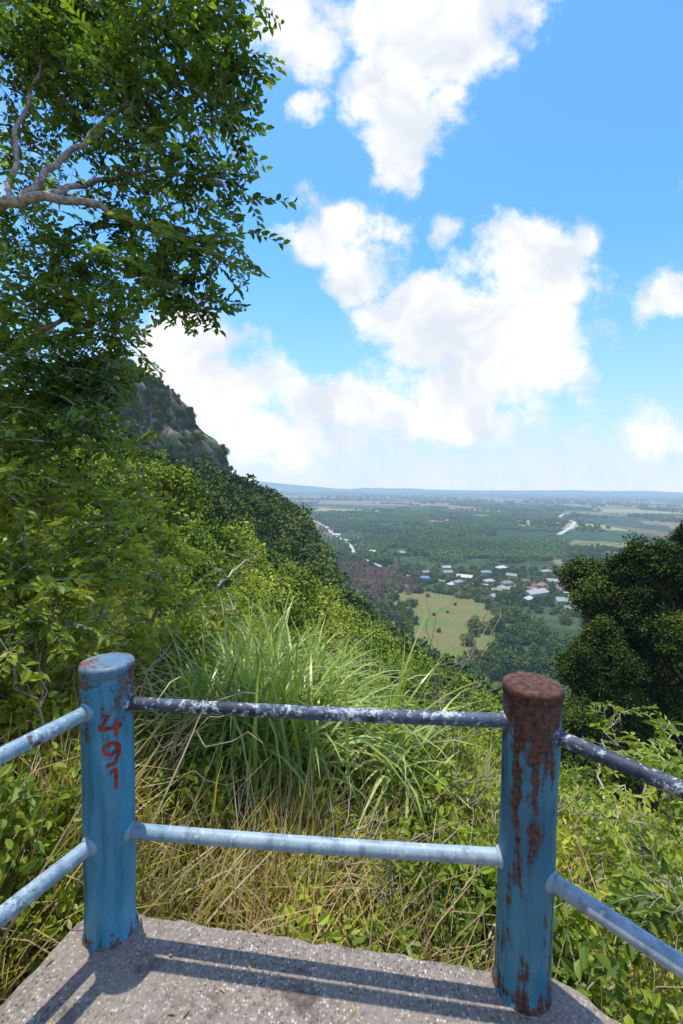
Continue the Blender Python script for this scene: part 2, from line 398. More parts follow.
# ------------------------------------------------------------------ houses
RM={};
def house(x,y,w,d,h,ang,ci,hip=False):
    if ci not in RM: RM[ci]=(simple('roof_sheet',cols[ci][0],.6,True,1.5,.2),simple('wall_plaster',cols[ci][1],.8,True,1.5,.1))
    rm,wm=RM[ci];dk=bpy.data.materials.get('window_dark') or simple('window_dark',(.03,.035,.04),.3)
    V=[];F=[];MI=[]
    def q(p,mi):
        b=len(V);V.extend(p);F.append(tuple(range(b,b+4)));MI.append(mi)
    def box(x0,x1,y0,y1,z0,z1,mi):
        c=[(x0,y0),(x1,y0),(x1,y1),(x0,y1)]
        for k in range(4):
            a,b=c[k],c[(k+1)%4];q([(a[0],a[1],z0),(b[0],b[1],z0),(b[0],b[1],z1),(a[0],a[1],z1)],mi)
        q([(x0,y0,z1),(x1,y0,z1),(x1,y1,z1),(x0,y1,z1)],mi)
    box(-w/2,w/2,-d/2,d/2,-.5,h,0)
    e=.7;rh=d*.28;o=w/2+e;p=d/2+e;zz=h-.15;ri=o-(d*.4 if hip else 0)
    q([(-o,-p,zz),(o,-p,zz),(ri,0,zz+rh),(-ri,0,zz+rh)],1);q([(o,p,zz),(-o,p,zz),(-ri,0,zz+rh),(ri,0,zz+rh)],1)
    for s in(-1,1):
        q([(s*o*.999 if hip else s*w/2,-p if hip else -d/2,zz),(s*o*.999 if hip else s*w/2,p if hip else d/2,zz),(s*ri if hip else s*w/2,0.01,zz+rh-.1),(s*ri if hip else s*w/2,-.01,zz+rh-.1)],1 if hip else 0)
    nw=max(2,int(w/3.5))
    for s in(-1,1):
        for k in range(nw):
            cx=-w/2+(k+.5)*w/nw;door=(k==nw//2 and s<0)
            z0=0 if door else .9;yy=s*(d/2+.06)
            q([(cx-.6,yy,z0),(cx+.6,yy,z0),(cx+.6,yy,2.2),(cx-.6,yy,2.2)],2)
    ob=link(bpy.data.objects.new('house',mesh_np('house',V,F,[wm,rm,dk],matidx=MI)));ob.location=(x,y,PL+.2);ob.rotation_euler[2]=ang
    return ob
HS=[]
cols=[((.33,.32,.30),(.48,.45,.39)),((.07,.17,.30),(.48,.46,.42)),((.22,.21,.20),(.40,.36,.31)),((.26,.25,.23),(.48,.45,.39)),((.24,.12,.09),(.44,.39,.33)),((.13,.24,.25),(.44,.40,.35)),((.46,.45,.43),(.48,.46,.43)),((.18,.17,.155),(.35,.32,.28))]
lay=[(112,598,13,9,1),(152,642,16,10,2),(168,610,22,12,6),(150,575,14,9,3),(193,586,14,10,0),(208,646,16,10,5),(225,520,34,14,0),(197,543,15,10,2),(243,483,24,13,3),(262,505,18,12,3),(228,455,14,9,7),(280,448,20,12,0),(252,566,14,10,4),(277,592,16,11,3),(322,478,18,11,2),(168,498,12,8,3),(243,684,18,11,6),(300,660,16,10,3),(345,540,14,10,3),
(60,840,14,9,6),(45,870,16,10,0),(35,930,18,11,3),(10,1010,18,11,0),(40,1060,16,10,3),(-10,1130,18,11,6),(-45,1330,18,11,6),(110,830,18,12,3),
(134,556,12,8,6),(184,530,13,9,7),(212,574,15,10,7),(236,622,15,10,2),(204,492,15,9,6),(254,452,16,10,2),(160,678,15,10,0),(290,500,15,10,6),(120,640,13,9,2)]
for (x,y,w,d,c) in lay:
    house(x,y,w*.9,d*.9,rng.uniform(3,4.2),rng.uniform(-.9,.9),c,hip=rng.random()<.4);HS.append((x,y,w))
HS=np.array(HS)
# ------------------------------------------------------------------ tree masses
def inpoly(x,y,poly):
    poly=np.array(poly);c=np.zeros(len(x),bool);j=len(poly)-1
    for i in range(len(poly)):
        xi,yi=poly[i];xj,yj=poly[j]
        c^=((yi>y)!=(yj>y))&(x<(xj-xi)*(y-yi)/(yj-yi+1e-9)+xi);j=i
    return c
def dseg(x,y,pts):
    d=np.full(len(x),1e9)
    for a,b in zip(pts[:-1],pts[1:]):
        a=np.array(a,float);b=np.array(b,float);v=b-a;t=np.clip(((x-a[0])*v[0]+(y-a[1])*v[1])/(v@v),0,1)
        d=np.minimum(d,np.hypot(x-a[0]-t*v[0],y-a[1]-t*v[1]))
    return d
def sector(n,r0,r1,a0=-1.05,a1=1.05):
    y=np.sqrt(rng.uniform(r0*r0,r1*r1,n));a=rng.uniform(a0,a1,n);return a*y,y
def clearbase(x,y):
    k=np.ones(len(x),bool)
    for hx,hy,w in HS: k&=np.hypot((x-hx),(y-hy)+2.5)>w*.5
    k&=(dseg(x,y,R1)>8)&(dseg(x,y,R3)>5)&(dseg(x,y,R2)>18)
    return k
# low forest on spur and slopes
x,y=sector(7000,60,430,-.62,.85);h=height(x,y);k=(h>PL+1)
x,y,h=x[k],y[k],h[k]
instancer('forest',np.stack([x,y,h+1.5+3.5*rng.random(len(x))**3],1),rng.uniform(.45,1.6,len(x))*np.clip(.5+y/350,.5,1.1),K_far)
# valley trees
x,y=sector(8000,240,1000,-.3,1.0)
vill=(x>90)&(x<340)&(y>430)&(y<700)
k=clearbase(x,y)&(height(x,y)<=PL+1)&~inpoly(x,y,GF)&((fbm(x/55,y/55,77)>.43+.07*(y>650)*(x>0))|((y<440)&(rng.random(len(x))<.5))|(vill&(rng.random(len(x))<.5)))
sv=rng.uniform(.55,1.5,len(x))*np.where(y<450,1.25,1)*np.where(vill,.8,1)
instancer('valley_trees',np.stack([x[k],y[k],np.full(k.sum(),PL+2.0)],1),sv[k],K_far)
fx=[(118,395,1.6),(124,380,1.7),(112,372,1.4),(135,385,1.9),(142,400,1.6),(100,350,1.5),(150,372,1.8),(78,470,1.0),(75,460,.8),(98,505,.7),(120,470,.5),(90,430,.5),(84,380,.6),(105,440,.4)]
edge=[]
for a,b in zip(GF,GF[1:]+GF[:1]):
    for q in range(11):
        t=rng.random();edge.append((a[0]*(1-t)+b[0]*t+rng.normal()*3.5,a[1]*(1-t)+b[1]*t+rng.normal()*5,rng.uniform(.4,1.3)))
fx=np.array(fx+edge);fx=fx[clearbase(fx[:,0],fx[:,1])];instancer('meadow_trees',np.c_[fx[:,:2],PL+2*fx[:,2]],fx[:,2],K_far)
# far tree belts
x,y=sector(12000,950,3600,-.35,1.0)
k=clearbase(x,y)&(fbm(x/260,y/420,17)>.50)&(height(x,y)<=PL+1)
instancer('far_woodland',np.stack([x[k],y[k],np.full(k.sum(),PL+1.5)],1),rng.uniform(1.0,2.2,k.sum()),K_vfar)
x,y=sector(6000,3400,11000,-.35,1.0);k=(fbm(x/900,y/1500,41)>.52)
instancer('distant_woodland',np.stack([x[k],y[k],np.full(k.sum(),PL+1.5)],1),rng.uniform(2,4.5,k.sum()),K_vfar)
# oil palms
gxx,gyy=np.meshgrid(np.arange(-60,1100,10.5),np.arange(700,2350,10.5));x=gxx.ravel()+rng.normal(size=gxx.size)*.6;y=gyy.ravel()+rng.normal(size=gxx.size)*.6
k=clearbase(x,y)&(fbm(x/200,y/300,57)>.38)&(x<y*.5)&(y>720+120*vn(x/60,y*0,3))
for q in ([(560,1450),(900,1400),(930,1650),(740,1850),(600,1700)],[(-140,2300),(250,2150),(300,2450),(-120,2600)]): k&=~inpoly(x,y,q)
instancer('oil_palm_plantation',np.stack([x[k],y[k],np.full(k.sum(),PL)],1),rng.uniform(.95,1.4,k.sum()),K_palm,.05)
# dry trees
x=rng.normal(48,25,230);y=rng.normal(600,45,230);k=clearbase(x,y)
instancer('dry_woodland',np.stack([x[k],y[k],np.maximum(height(x[k],y[k]),PL)+3],1),rng.uniform(.8,1.6,k.sum()),K_brown)
# mid slope thicket
x,y=sector(850,13,75,-.95,.75);h=height(x,y)
s=rng.uniform(.35,1.15,len(x))*np.clip(y/30,.55,1.3)
instancer('hillside_thicket',np.stack([x,y,h+.3*s],1),s,K_mid)
tt=[(-7,24,1.0),(-12,30,1.3),(-4,34,1.1),(-10,44,1.6),(-16,38,1.4),(-3,52,1.5),(3,46,1.1),(-14,60,1.8),(-8,66,1.7),(2,70,1.5),(9,60,1.2),(-5.5,16,.7),(-9,18,.9),(-22,52,1.9)]
tt=np.array(tt);instancer('thicket_trees',np.c_[tt[:,:2],height(tt[:,0],tt[:,1])+1.6*tt[:,2]],tt[:,2],K_mid)
# near bushes
x,y=sector(340,3.6,16,-1.1,1.1);h=height(x,y)
k=~((np.abs(x)<1.9)&(y<4.6));x,y,h=x[k],y[k],h[k]
s=rng.uniform(.45,1.1,len(x))*np.clip(.45+y/12,.5,1.3)
instancer('slope_bushes',np.stack([x,y,h+.1],1),s,K_bush,bake=True)
# weeds
x=rng.uniform(-3.5,5,520);y=rng.uniform(1.75,7,520);k=(np.abs(x)<y*1.0+.5)&(rng.random(520)<.30+.5*(x>.1));x,y=x[k],y[k]
instancer('weeds',np.stack([x,y,height(x,y)+.25+.30*rng.random(len(x))],1),rng.uniform(.5,1.3,len(x)),K_weed,.3,bake=True)
# grasses
x=rng.uniform(-4,6,2000);y=rng.uniform(1.72,9,2000);k=(np.abs(x)<y*.95+.4);x,y=x[k],y[k]
k=rng.random(len(x))<np.clip(1.3-y/9,.25,1);x,y=x[k],y[k]
instancer('grass',np.stack([x,y,height(x,y)],1),rng.uniform(.6,1.35,len(x)),K_grass,bake=True)
x=rng.uniform(-3,4,900);y=rng.uniform(1.7,6.5,900);k=fbm(x/1.1,y/1.1,19)>.45;x,y=x[k],y[k];instancer('dry_grass',np.stack([x,y,height(x,y)],1),rng.uniform(.7,1.5,len(x)),K_straw,bake=True)
# strips beside the platform
x=np.r_[rng.uniform(-2.6,-1.05,120),rng.uniform(1.15,3.2,220)];y=rng.uniform(.3,2.4,340)
k=(x<-1.0-.45*(1.62-y))|(x>.95+.95*(1.5-y));x,y=x[k],y[k]
instancer('verge_grass',np.stack([x,y,height(x,y)],1),rng.uniform(.6,1.2,len(x)),K_grass,bake=True)
# bladed plants: big pale clump beyond the middle of the rail
pp=[(-.75,3.7),(-.35,3.9),(-.95,4.1),(-.1,4.2),(-.55,4.5),(-.65,3.4),(-.3,3.5),(.25,4.0),(-1.1,3.6),(-.5,3.9),(-.2,4.6),(-.8,4.5)]
pp=np.array(pp);instancer('bladed_plants',np.c_[pp,height(pp[:,0],pp[:,1])+.60],rng.uniform(.95,1.35,len(pp)),K_lily,.12,bake=True)
# ------------------------------------------------------------------ dry twiggy shrubs
def twiggy(name,base,H,n):
    parts=[]
    for i in range(n):
        d=rdir(1)[0];d[2]=abs(d[2])+.8;d=norm(d);L=H*rng.uniform(.6,1.1)
        b=np.array(base)+rng.normal(size=3)*np.array([.12,.12,0]);P=wig(b,b+d*L,8,.25);parts.append(tube(P,np.linspace(.010,.003,8),5))
        for j in range(5):
            k=rng.integers(3,8);q=norm(d+rdir(1)[0]*.9);parts.append(tube(wig(P[k],P[k]+q*L*rng.uniform(.2,.4),5,.25),np.linspace(.0045,.0018,5),4))
    V,F=joinp(parts);link(bpy.data.objects.new(name,mesh_np(name,V,F,[M_twig],smooth=True)))
for (x,y,H,n) in [(.55,4.2,1.9,6),(.35,5.0,2.4,5),(1.9,2.4,1.1,6),(1.35,1.9,1.0,7),(-1.75,2.5,1.3,6),(1.2,6,2.6,5),(.05,2.7,1.1,5),(2.4,3.2,1.5,5),(.8,3.0,1.3,6),(-.3,2.3,.9,5),(-1.6,2.9,1.5,5),(.7,2.4,1.0,6)]:
    twiggy('dry_shrub',(x,y,float(height(x,y))),H,n)
# ------------------------------------------------------------------ trees
def tree(name,limbs,blobs,K,dens=1.0,mat=M_bark,twr=.02,scl=(.7,1.2)):
    root=empty(name);parts=[];nodes=[]
    for pts,r0,r1 in limbs:
        P=[]
        for a,b in zip(pts[:-1],pts[1:]): P.append(wig(a,b,7,.12)[:-1])
        P=np.concatenate(P+[np.array([pts[-1]],float)]);parts.append(tube(P,np.linspace(r0,r1,len(P)),9));nodes.append(P)
    nodes=np.concatenate(nodes);C=[]
    for c,r,n in blobs:
        c=np.array(c);j=np.argmin(np.linalg.norm(nodes-c,axis=1)+np.maximum(0,nodes[:,2]-c[2]-.0)*.3)
        tw=wig(nodes[j],c,7,.25);parts.append(tube(tw,np.linspace(twr,twr*.4,7),5))
        for q in range(5):
            e=c+rdir(1)[0]*r*.8;parts.append(tube(wig(tw[rng.integers(3,7)],e,5,.25),np.linspace(twr*.35,twr*.12,5),4))
        m_=max(3,int(n*dens));p=c+rdir(m_)*(rng.random((m_,1))**.5)*r*np.array([1,1,.85]);C.append(p)
    V,F=joinp(parts);link(bpy.data.objects.new('trunk',mesh_np('trunk',V,F,[mat],smooth=True)),root)
    C=np.concatenate(C);instancer('foliage',C,rng.uniform(*scl,len(C)),K,.45,root,bake=True)
    return root
def B(lst,nper=26):
    return [(S(u,v,d),rp/455*d,int(nper*(rp/45)**2*(1.0))) for u,v,d,rp in lst]
bl=B([(40,20,4.2,60),(105,10,4.4,50),(170,25,3.9,46),(222,12,4.0,32),(232,65,3.8,26),(50,95,4.4,50),(130,85,4.0,44),(195,95,4.1,38),(15,150,4.4,35),(150,135,3.9,34),(222,118,4.0,22),(95,140,4.8,26),(190,175,3.9,38),(226,190,3.7,18),(130,215,4.1,36),(60,255,4.4,46),(185,240,3.8,36),(226,250,3.7,24),(170,290,3.9,34),(205,298,3.8,26),(110,290,4.2,40),(35,310,4.2,46),(20,380,4.0,46),(75,365,4.2,40),(118,340,4.2,28),(100,385,4.2,26),(30,440,3.9,44),(85,425,4.0,30),(10,230,4.6,36),(-60,140,4.6,50),(-70,330,4.4,60),(20,40,5.5,50),(100,60,5.5,46),(60,180,5.6,26),(30,350,5.4,50),(150,-40,4.2,40),(220,-40,4.2,36),(160,200,5.2,36),(150,270,5.2,34)],28)
gb=np.array([-4.6,3.9,float(height(-4.6,3.9))])
T1=[([gb,gb+[.1,0,1.6],S(-90,190,3.9),S(-60,-60,4.1)],.17,.06),
([S(-90,190,3.9),S(0,205,3.6),S(45,196,3.6),S(100,205,3.8),S(160,235,3.9),S(210,280,3.8)],.05,.010),
([S(20,200,3.6),S(60,160,3.8),S(120,110,4.0),S(200,60,4.0),S(230,30,4.0)],.028,.008),
([S(45,196,3.6),S(90,182,3.9),S(150,170,3.9),S(215,180,3.8)],.025,.008),
([S(10,203,3.6),S(20,120,4.0),S(50,40,4.3),S(100,-20,4.4)],.022,.008),
([gb+[.1,0,1.6],S(-20,400,4.2),S(40,330,4.2),S(110,300,4.2)],.05,.010),
([gb+[0,0,1.0],S(-30,470,4.2),S(40,430,4.0)],.04,.010)]
tree('broadleaf_tree',T1,bl,K_tree,1.0,twr=.012,scl=(.65,1.1))
sb=B([(25,500,3.6,52),(90,490,4.0,42),(30,570,3.2,55),(105,560,3.6,48),(165,545,5.2,45),(60,635,3.0,42),(150,600,4.4,45),(205,575,6.2,40),(20,680,3.0,36),(225,610,5.5,36),(130,650,3.8,36),(140,500,5.5,32),(-50,560,3.2,70),(-50,680,2.8,60),(250,560,7.5,40),(120,450,5.2,30)],24)
tree('leafy_shrub',[([[-2.6,3.3,float(height(-2.6,3.3))],S(20,600,3.4),S(25,500,3.6)],.03,.01),([[-2.6,3.3,float(height(-2.6,3.3))],S(100,640,3.6),S(110,520,4.0)],.03,.01),([[-2.2,4.6,float(height(-2.2,4.6))],S(160,600,4.6),S(160,520,5.3)],.03,.01),([[-1.8,5.8,float(height(-1.8,5.8))],S(215,590,6),S(245,560,7)],.03,.01)],sb,K_shrub,twr=.01,scl=(.6,1.1))
def gp(x,y): return [x,y,float(height(x,y))]
sr=B([(600,755,4.2,30),(650,770,3.6,42),(690,800,3.2,45),(615,830,3.4,38),(660,880,2.7,36),(600,900,2.9,30),(700,930,2.2,44),(575,800,4.2,28),(620,715,4.6,16),(670,730,4.3,22)],15)
tree('leafy_shrub',[([gp(2.6,3.4),S(640,830,3.6),S(650,760,3.8)],.02,.007),([gp(2.2,3.0),S(600,880,3.2),S(600,760,4)],.02,.007),([gp(1.9,2.1),S(680,930,2.4),S(690,860,2.8)],.02,.007)],sr,K_shrub,twr=.007,scl=(.5,.95))
sm=B([(345,690,5.2,22),(385,700,5.0,24),(425,725,4.8,28),(465,750,4.6,28),(405,680,5.5,14),(440,700,5.4,14),(355,740,4.4,26),(330,655,6.2,20),(470,800,3.8,30),(420,790,3.8,28),(375,660,6.5,16),(350,640,7,18)],17)
tree('leafy_shrub',[([gp(.4,4.8),S(360,740,4.8),S(385,690,5.1)],.016,.005),([gp(1.0,4.5),S(440,790,4.5),S(440,710,4.8)],.016,.005),([gp(-.3,6.3),S(320,680,6.3),S(325,655,6.4)],.016,.005)],sm,K_shrub,twr=.006,scl=(.55,1.0))
# right-hand trees, standing lower on the slope
def bigtree(name,bx,by,R,n,K,zt):
    bz=float(height(bx,by));top=zt;root=empty(name);parts=[];cr=[]
    P=wig((bx,by,bz),(bx+.5,by,top-R*.7),9,.08);parts.append(tube(P,np.linspace(.30,.12,9),9))
    for i in range(n):
        d=rdir(1)[0]
        c=np.array([bx,by,top-R*1.25-.9])+d*R*np.array([1,1,1.3])*rng.uniform(.45,1.05)
        k=rng.integers(4,9);parts.append(tube(wig(P[k],c,6,.2),np.linspace(.08,.03,6),5));cr.append(c)
    V,F=joinp(parts);link(bpy.data.objects.new('trunk',mesh_np('trunk',V,F,[M_bark2],smooth=True)),root)
    instancer('foliage',np.array(cr),rng.uniform(.2,.56,n),K,.5,root,bake=True)
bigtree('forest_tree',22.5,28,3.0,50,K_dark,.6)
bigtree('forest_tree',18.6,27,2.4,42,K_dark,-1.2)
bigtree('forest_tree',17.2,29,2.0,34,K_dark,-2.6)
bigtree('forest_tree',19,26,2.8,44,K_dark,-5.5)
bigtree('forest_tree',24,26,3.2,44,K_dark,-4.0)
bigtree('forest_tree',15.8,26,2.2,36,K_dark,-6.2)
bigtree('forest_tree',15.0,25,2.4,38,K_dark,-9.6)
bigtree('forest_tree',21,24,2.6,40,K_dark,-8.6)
# ------------------------------------------------------------------ cliff
nt_,nz_=260,170
prof_z=[-60,-30,0,13,25,31,37,50,60,70,79,83];prof_r=[88,80,73,68,64,57,48,41,34,24,10,0.5]
th=np.linspace(0,2*np.pi,nt_,endpoint=False);zz=np.linspace(-60,83,nz_)
TH,ZZ=np.meshgrid(th,zz);r=np.interp(ZZ,prof_z,prof_r)
wr=fbm(np.cos(TH)*3+5,np.sin(TH)*3+ZZ/70,61,4)-.5
fine=fbm(np.cos(TH)*14+50,np.sin(TH)*14+ZZ/22,81,4)-.5
r=r+(wr*22+fine*20)*np.clip(r/40,.1,1)
r=np.maximum(r,.3)
cx,cy=-152,300
V=np.stack([cx+r*np.cos(TH),cy+r*np.sin(TH)*.9,ZZ+6*fine],-1).reshape(-1,3)
i=np.arange(nt_*nz_).reshape(nz_,nt_);j=np.roll(i,-1,1)
F=np.stack([i[:-1],j[:-1],j[1:],i[1:]],-1).reshape(-1,4)
m,N=newmat('limestone');g=N.add('ShaderNodeNewGeometry');P=g.outputs['Position']
mp=N.add('ShaderNodeMapping');mp.inputs['Scale'].default_value=(1,1,.3);N.l.new(P,mp.inputs['Vector'])
s1=N.noise(mp.outputs[0],.16,6,.7);s2=N.noise(P,.06,5,.65)
col=N.ramp(s1,[(.3,(.03,.03,.028)),(.46,(.10,.09,.08)),(.58,(.23,.195,.155)),(.72,(.46,.37,.28))])
col=N.mix(N.mr(s2,.48,.58),col,(.045,.075,.025))
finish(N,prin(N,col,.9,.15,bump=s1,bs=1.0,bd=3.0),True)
link(bpy.data.objects.new('limestone_cliff',mesh_np('limestone_cliff',V,F,[m],smooth=True)))
k=rng.choice(len(V),7500,replace=False);vv=V[k];d=fbm(vv[:,0]/14+vv[:,1]/17,vv[:,2]/11,91)
kk=(d>.52)|(rng.random(len(vv))<.10)|(vv[:,2]<8)|(vv[:,2]>68);vv=vv[kk];sc_=rng.uniform(.2,.75,len(vv))
instancer('cliff_vegetation',vv,sc_,K_far,.4)
# ------------------------------------------------------------------ platform
m,N=newmat('worn_concrete');g=N.add('ShaderNodeNewGeometry');P=g.outputs['Position']
v1=N.voro(P,95,out='Color');sp=N.add('ShaderNodeSeparateColor');N.l.new(v1,sp.inputs[0])
vd=N.voro(P,95);big=N.noise(P,2.2,6,.6);fine_=N.noise(P,60,6,.7)
agg=N.ramp(sp.outputs[0],[(0,(.07,.058,.045)),(.35,(.20,.165,.13)),(.7,(.33,.28,.225)),(1,(.56,.50,.42))])
matx=N.mix(N.mr(fine_,.35,.65),(.17,.14,.112),(.29,.245,.20))
c=N.mix(N.mr(vd,.25,.6,1,0),matx,agg)
c=N.mix(N.math('MULTIPLY',N.mr(big,.42,.66),.7),c,(.26,.22,.18));c=N.mix(N.mr(N.noise(P,5,6,.7),.52,.70),c,(.085,.065,.05))
hgt=N.math('ADD',N.math('MULTIPLY',vd,-.8),fine_)
finish(N,prin(N,c,.92,.15,bump=hgt,bs=.9,bd=.006));M_con=m
poly=np.array([(-2.15,-.6),(-1.06,1.30),(-.93,1.672),(.50,1.463),(.735,1.44),(.885,1.30),(2.1,.15),(2.1,-2.2),(-2.15,-2.2)])
out=[]
for a,b in zip(poly,np.roll(poly,-1,0)):
    L=np.linalg.norm(b-a);k=max(2,int(L/.02))
    for t in np.linspace(0,1,k,endpoint=False): out.append(a*(1-t)+b*t)
out=np.array(out);cen=np.array([0,0]);dirs=norm(out-cen)
jag=(fbm(out[:,0]*14+9,out[:,1]*14,3)-.5)*.035
rings=[(0,0),( -.012,0.0),(0.0,-.012),(.003,-.05),(.0,-.2),(-.02,-.45)]
V=[];n_=len(out)
for k,(o,z) in enumerate(rings[1:]):
    q=out+dirs*(o+jag[:,None]);V.append(np.c_[q,np.full(n_,z)+(0 if k==0 else (fbm(out[:,0]*30,out[:,1]*30,7)-.5)*.01)])
V=np.concatenate(V);me=bpy.data.meshes.new('concrete_platform')
F=[list(range(n_))]
for k in range(len(rings)-2):
    for i in range(n_): F.append((k*n_+i,(k+1)*n_+i,(k+1)*n_+(i+1)%n_,k*n_+(i+1)%n_))
me.from_pydata([tuple(p) for p in V],[],F);me.materials.append(M_con)
link(bpy.data.objects.new('concrete_platform',me))
# a few fallen leaves on the slab
nl=60;x=rng.uniform(-1.0,.9,nl);y=rng.uniform(.9,1.6,nl);k=(y<1.60-.146*(x+.9)-.03);x,y=x[k],y[k];nl=len(x)
Vl,Fl,vl=leaf_mesh(np.c_[x,y,np.full(nl,.006)],np.c_[rng.normal(size=(nl,2)),np.zeros(nl)],np.tile([0,0,1.],(nl,1))+rng.normal(size=(nl,3))*.2,rng.uniform(.012,.034,nl),rng.uniform(.005,.012,nl))
link(bpy.data.objects.new('fallen_leaves',mesh_np('fallen_leaves',Vl,Fl,[M_straw],vl)))
# ------------------------------------------------------------------ railing
def paint(name,blue,bluel,rust_amt,white_amt,zr=None,rust=(.13,.045,.02),rough=.38,spec=.45,streak=0,wscale=26):
    m,N=newmat(name);g=N.add('ShaderNodeNewGeometry');P=g.outputs['Position']
    n1=N.noise(P,7,7,.65);n2=N.noise(P,26,6,.7);n3=N.noise(P,3,3,.5);n4=N.noise(P,55,4,.7);n5=N.noise(P,wscale,7,.8)
    base=N.mix(N.mr(n3,.35,.65),blue,bluel)
    mp=N.add('ShaderNodeMapping');mp.inputs['Scale'].default_value=(24,24,3.0);N.l.new(P,mp.inputs['Vector'])
    st=N.noise(mp.outputs[0],1,5,.6);base=N.mix(N.mr(st,.45,.75,0,.8),base,tuple(x*.35 for x in blue))
    n5=N.math('ADD',N.math('MULTIPLY',n5,.7),N.math('MULTIPLY',n1,.3))
    wf=N.math('MULTIPLY',N.mr(n5,.60-white_amt,.65-white_amt),.85)
    base=N.mix(wf,base,(.50,.54,.54))
    rn=N.math('ADD',N.math('MULTIPLY',n1,.6-streak*.4),N.math('MULTIPLY',n2,.4-streak*.15))
    rn=N.math('ADD',rn,N.math('MULTIPLY',st,streak*.55))
    if zr is not None:
        sz=N.add('ShaderNodeSeparateXYZ');N.l.new(P,sz.inputs[0])
        rn=N.math('ADD',rn,N.math('MULTIPLY',N.mr(sz.outputs[2],zr-.45,zr,0,1),.12))
        rn=N.math('ADD',rn,N.math('MULTIPLY',N.mr(sz.outputs[2],.0,.10,1,0),.10))
    rf=N.mr(rn,.62-rust_amt,.68-rust_amt)
    rc=N.mix(N.mr(n4,.35,.65),tuple(x*.5 for x in rust),tuple(x*1.6 for x in rust))
    col=N.mix(rf,base,rc)
    rr=N.mr(rf,0,1,rough,.85)
    h=N.math('ADD',N.math('MULTIPLY',rf,-.5),N.math('MULTIPLY',n4,.25))
    finish(N,prin(N,col,rr,spec,bump=h,bs=.5,bd=.0025));return m
MP1=paint('blue_paint',(.035,.22,.34),(.08,.33,.45),.035,0,1.0,rust=(.11,.05,.03),streak=.5)
MP2=paint('blue_paint_rusted',(.025,.15,.24),(.05,.24,.35),.095,-.02,1.02,(.085,.042,.028),streak=1)
MC1=paint('cap_worn',(.08,.17,.24),(.15,.24,.29),.13,-.02,rough=.5,rust=(.13,.055,.04))
MC2=paint('cap_rust',(.07,.042,.032),(.11,.06,.045),.25,-.2,rust=(.082,.040,.028),rough=.7,spec=.25)
MR1=paint('rail_worn_dark',(.028,.038,.055),(.07,.10,.15),.045,.085,rust=(.045,.024,.02),rough=.6,spec=.3,wscale=45)
MR2=paint('rail_worn_light',(.17,.28,.35),(.32,.40,.44),.045,.06,rust=(.08,.05,.04),rough=.5,wscale=50)
rail_root=empty('metal_railing')
def post(cx,cy,H,r,mb,mc,nm,lean=0):
    prof=[(r,-.25),(r+.012,-.02),(r+.006,.006),(r,.014)]+[(r,z) for z in np.linspace(.05,H-.06,26)]+[(r,H-.045),(r-.002,H-.040),(r+.004,H-.034),(r+.005,H-.012),(r+.001,H-.003),(r-.008,H),(r*.6,H+.003),(.001,H+.005)]
    k=56;V=[];F=[];MI=[]
    for i,(rad,z) in enumerate(prof):
        for j in range(k):
            t=2*math.pi*j/k
            dr=(float(vn(np.array(math.cos(t)*2+cx*9+5),np.array(z*7+math.sin(t)*2),5))-.5)*.003 if i>3 else 0
            V.append((cx+(rad+dr)*math.cos(t),cy+(rad+dr)*math.sin(t),z))
    for i in range(len(prof)-1):
        for j in range(k):
            F.append((i*k+j,i*k+(j+1)%k,(i+1)*k+(j+1)%k,(i+1)*k+j));MI.append(1 if i>=len(prof)-8 else 0)
    o=bpy.data.objects.new(nm,mesh_np(nm,V,F,[mb,mc],smooth=True,matidx=MI));link(o,rail_root)
PLx,PLy=-.825,1.585;PRx,PRy=.613,1.41
post(PLx,PLy,.995,.086,MP1,MC1,'post_left');post(PRx,PRy,1.013,.086,MP2,MC2,'post_right')
post(-1.46,.20,.995,.086,MP1,MC1,'post_near_left');post(1.63,.28,1.013,.086,MP2,MC2,'post_near_right')
def rail(a,b,r,mat,nm):
    a=np.array(a,float);b=np.array(b,float);P=np.array([a*(1-t)+b*t for t in np.linspace(0,1,24)]);P[:,2]-=.006*np.sin(np.linspace(0,np.pi,24))
    R=np.full(24,r);R[0]=R[-1]=r
    V,F=tube(P,R,24);parts=[(V,F)]
    for e,d in((a,b-a),(b,a-b)):   # weld collars at the posts
        d=d/np.linalg.norm(d);c=e+d*.078;Q=[c,c+d*.008,c+d*.016];parts.append(tube(Q,[r+.010,r+.007,r+.001],24))
    V,F=joinp(parts);link(bpy.data.objects.new(nm,mesh_np(nm,V,F,[mat],smooth=True)),rail_root)
rail((PLx,PLy,.845),(PRx,PRy,.885),.022,MR1,'rail_upper');rail((PLx,PLy,.372),(PRx,PRy,.430),.025,MR2,'rail_lower')
rail((PLx,PLy,.845),(-1.46,.20,.82),.024,MR2,'rail_upper_side_l');rail((PLx,PLy,.368),(-1.46,.20,.35),.026,MR2,'rail_lower_side_l')
rail((PRx,PRy,.87),(1.63,.28,.87),.022,MR1,'rail_upper_side_r');rail((PRx,PRy,.41),(1.63,.28,.41),.026,MR2,'rail_lower_side_r')
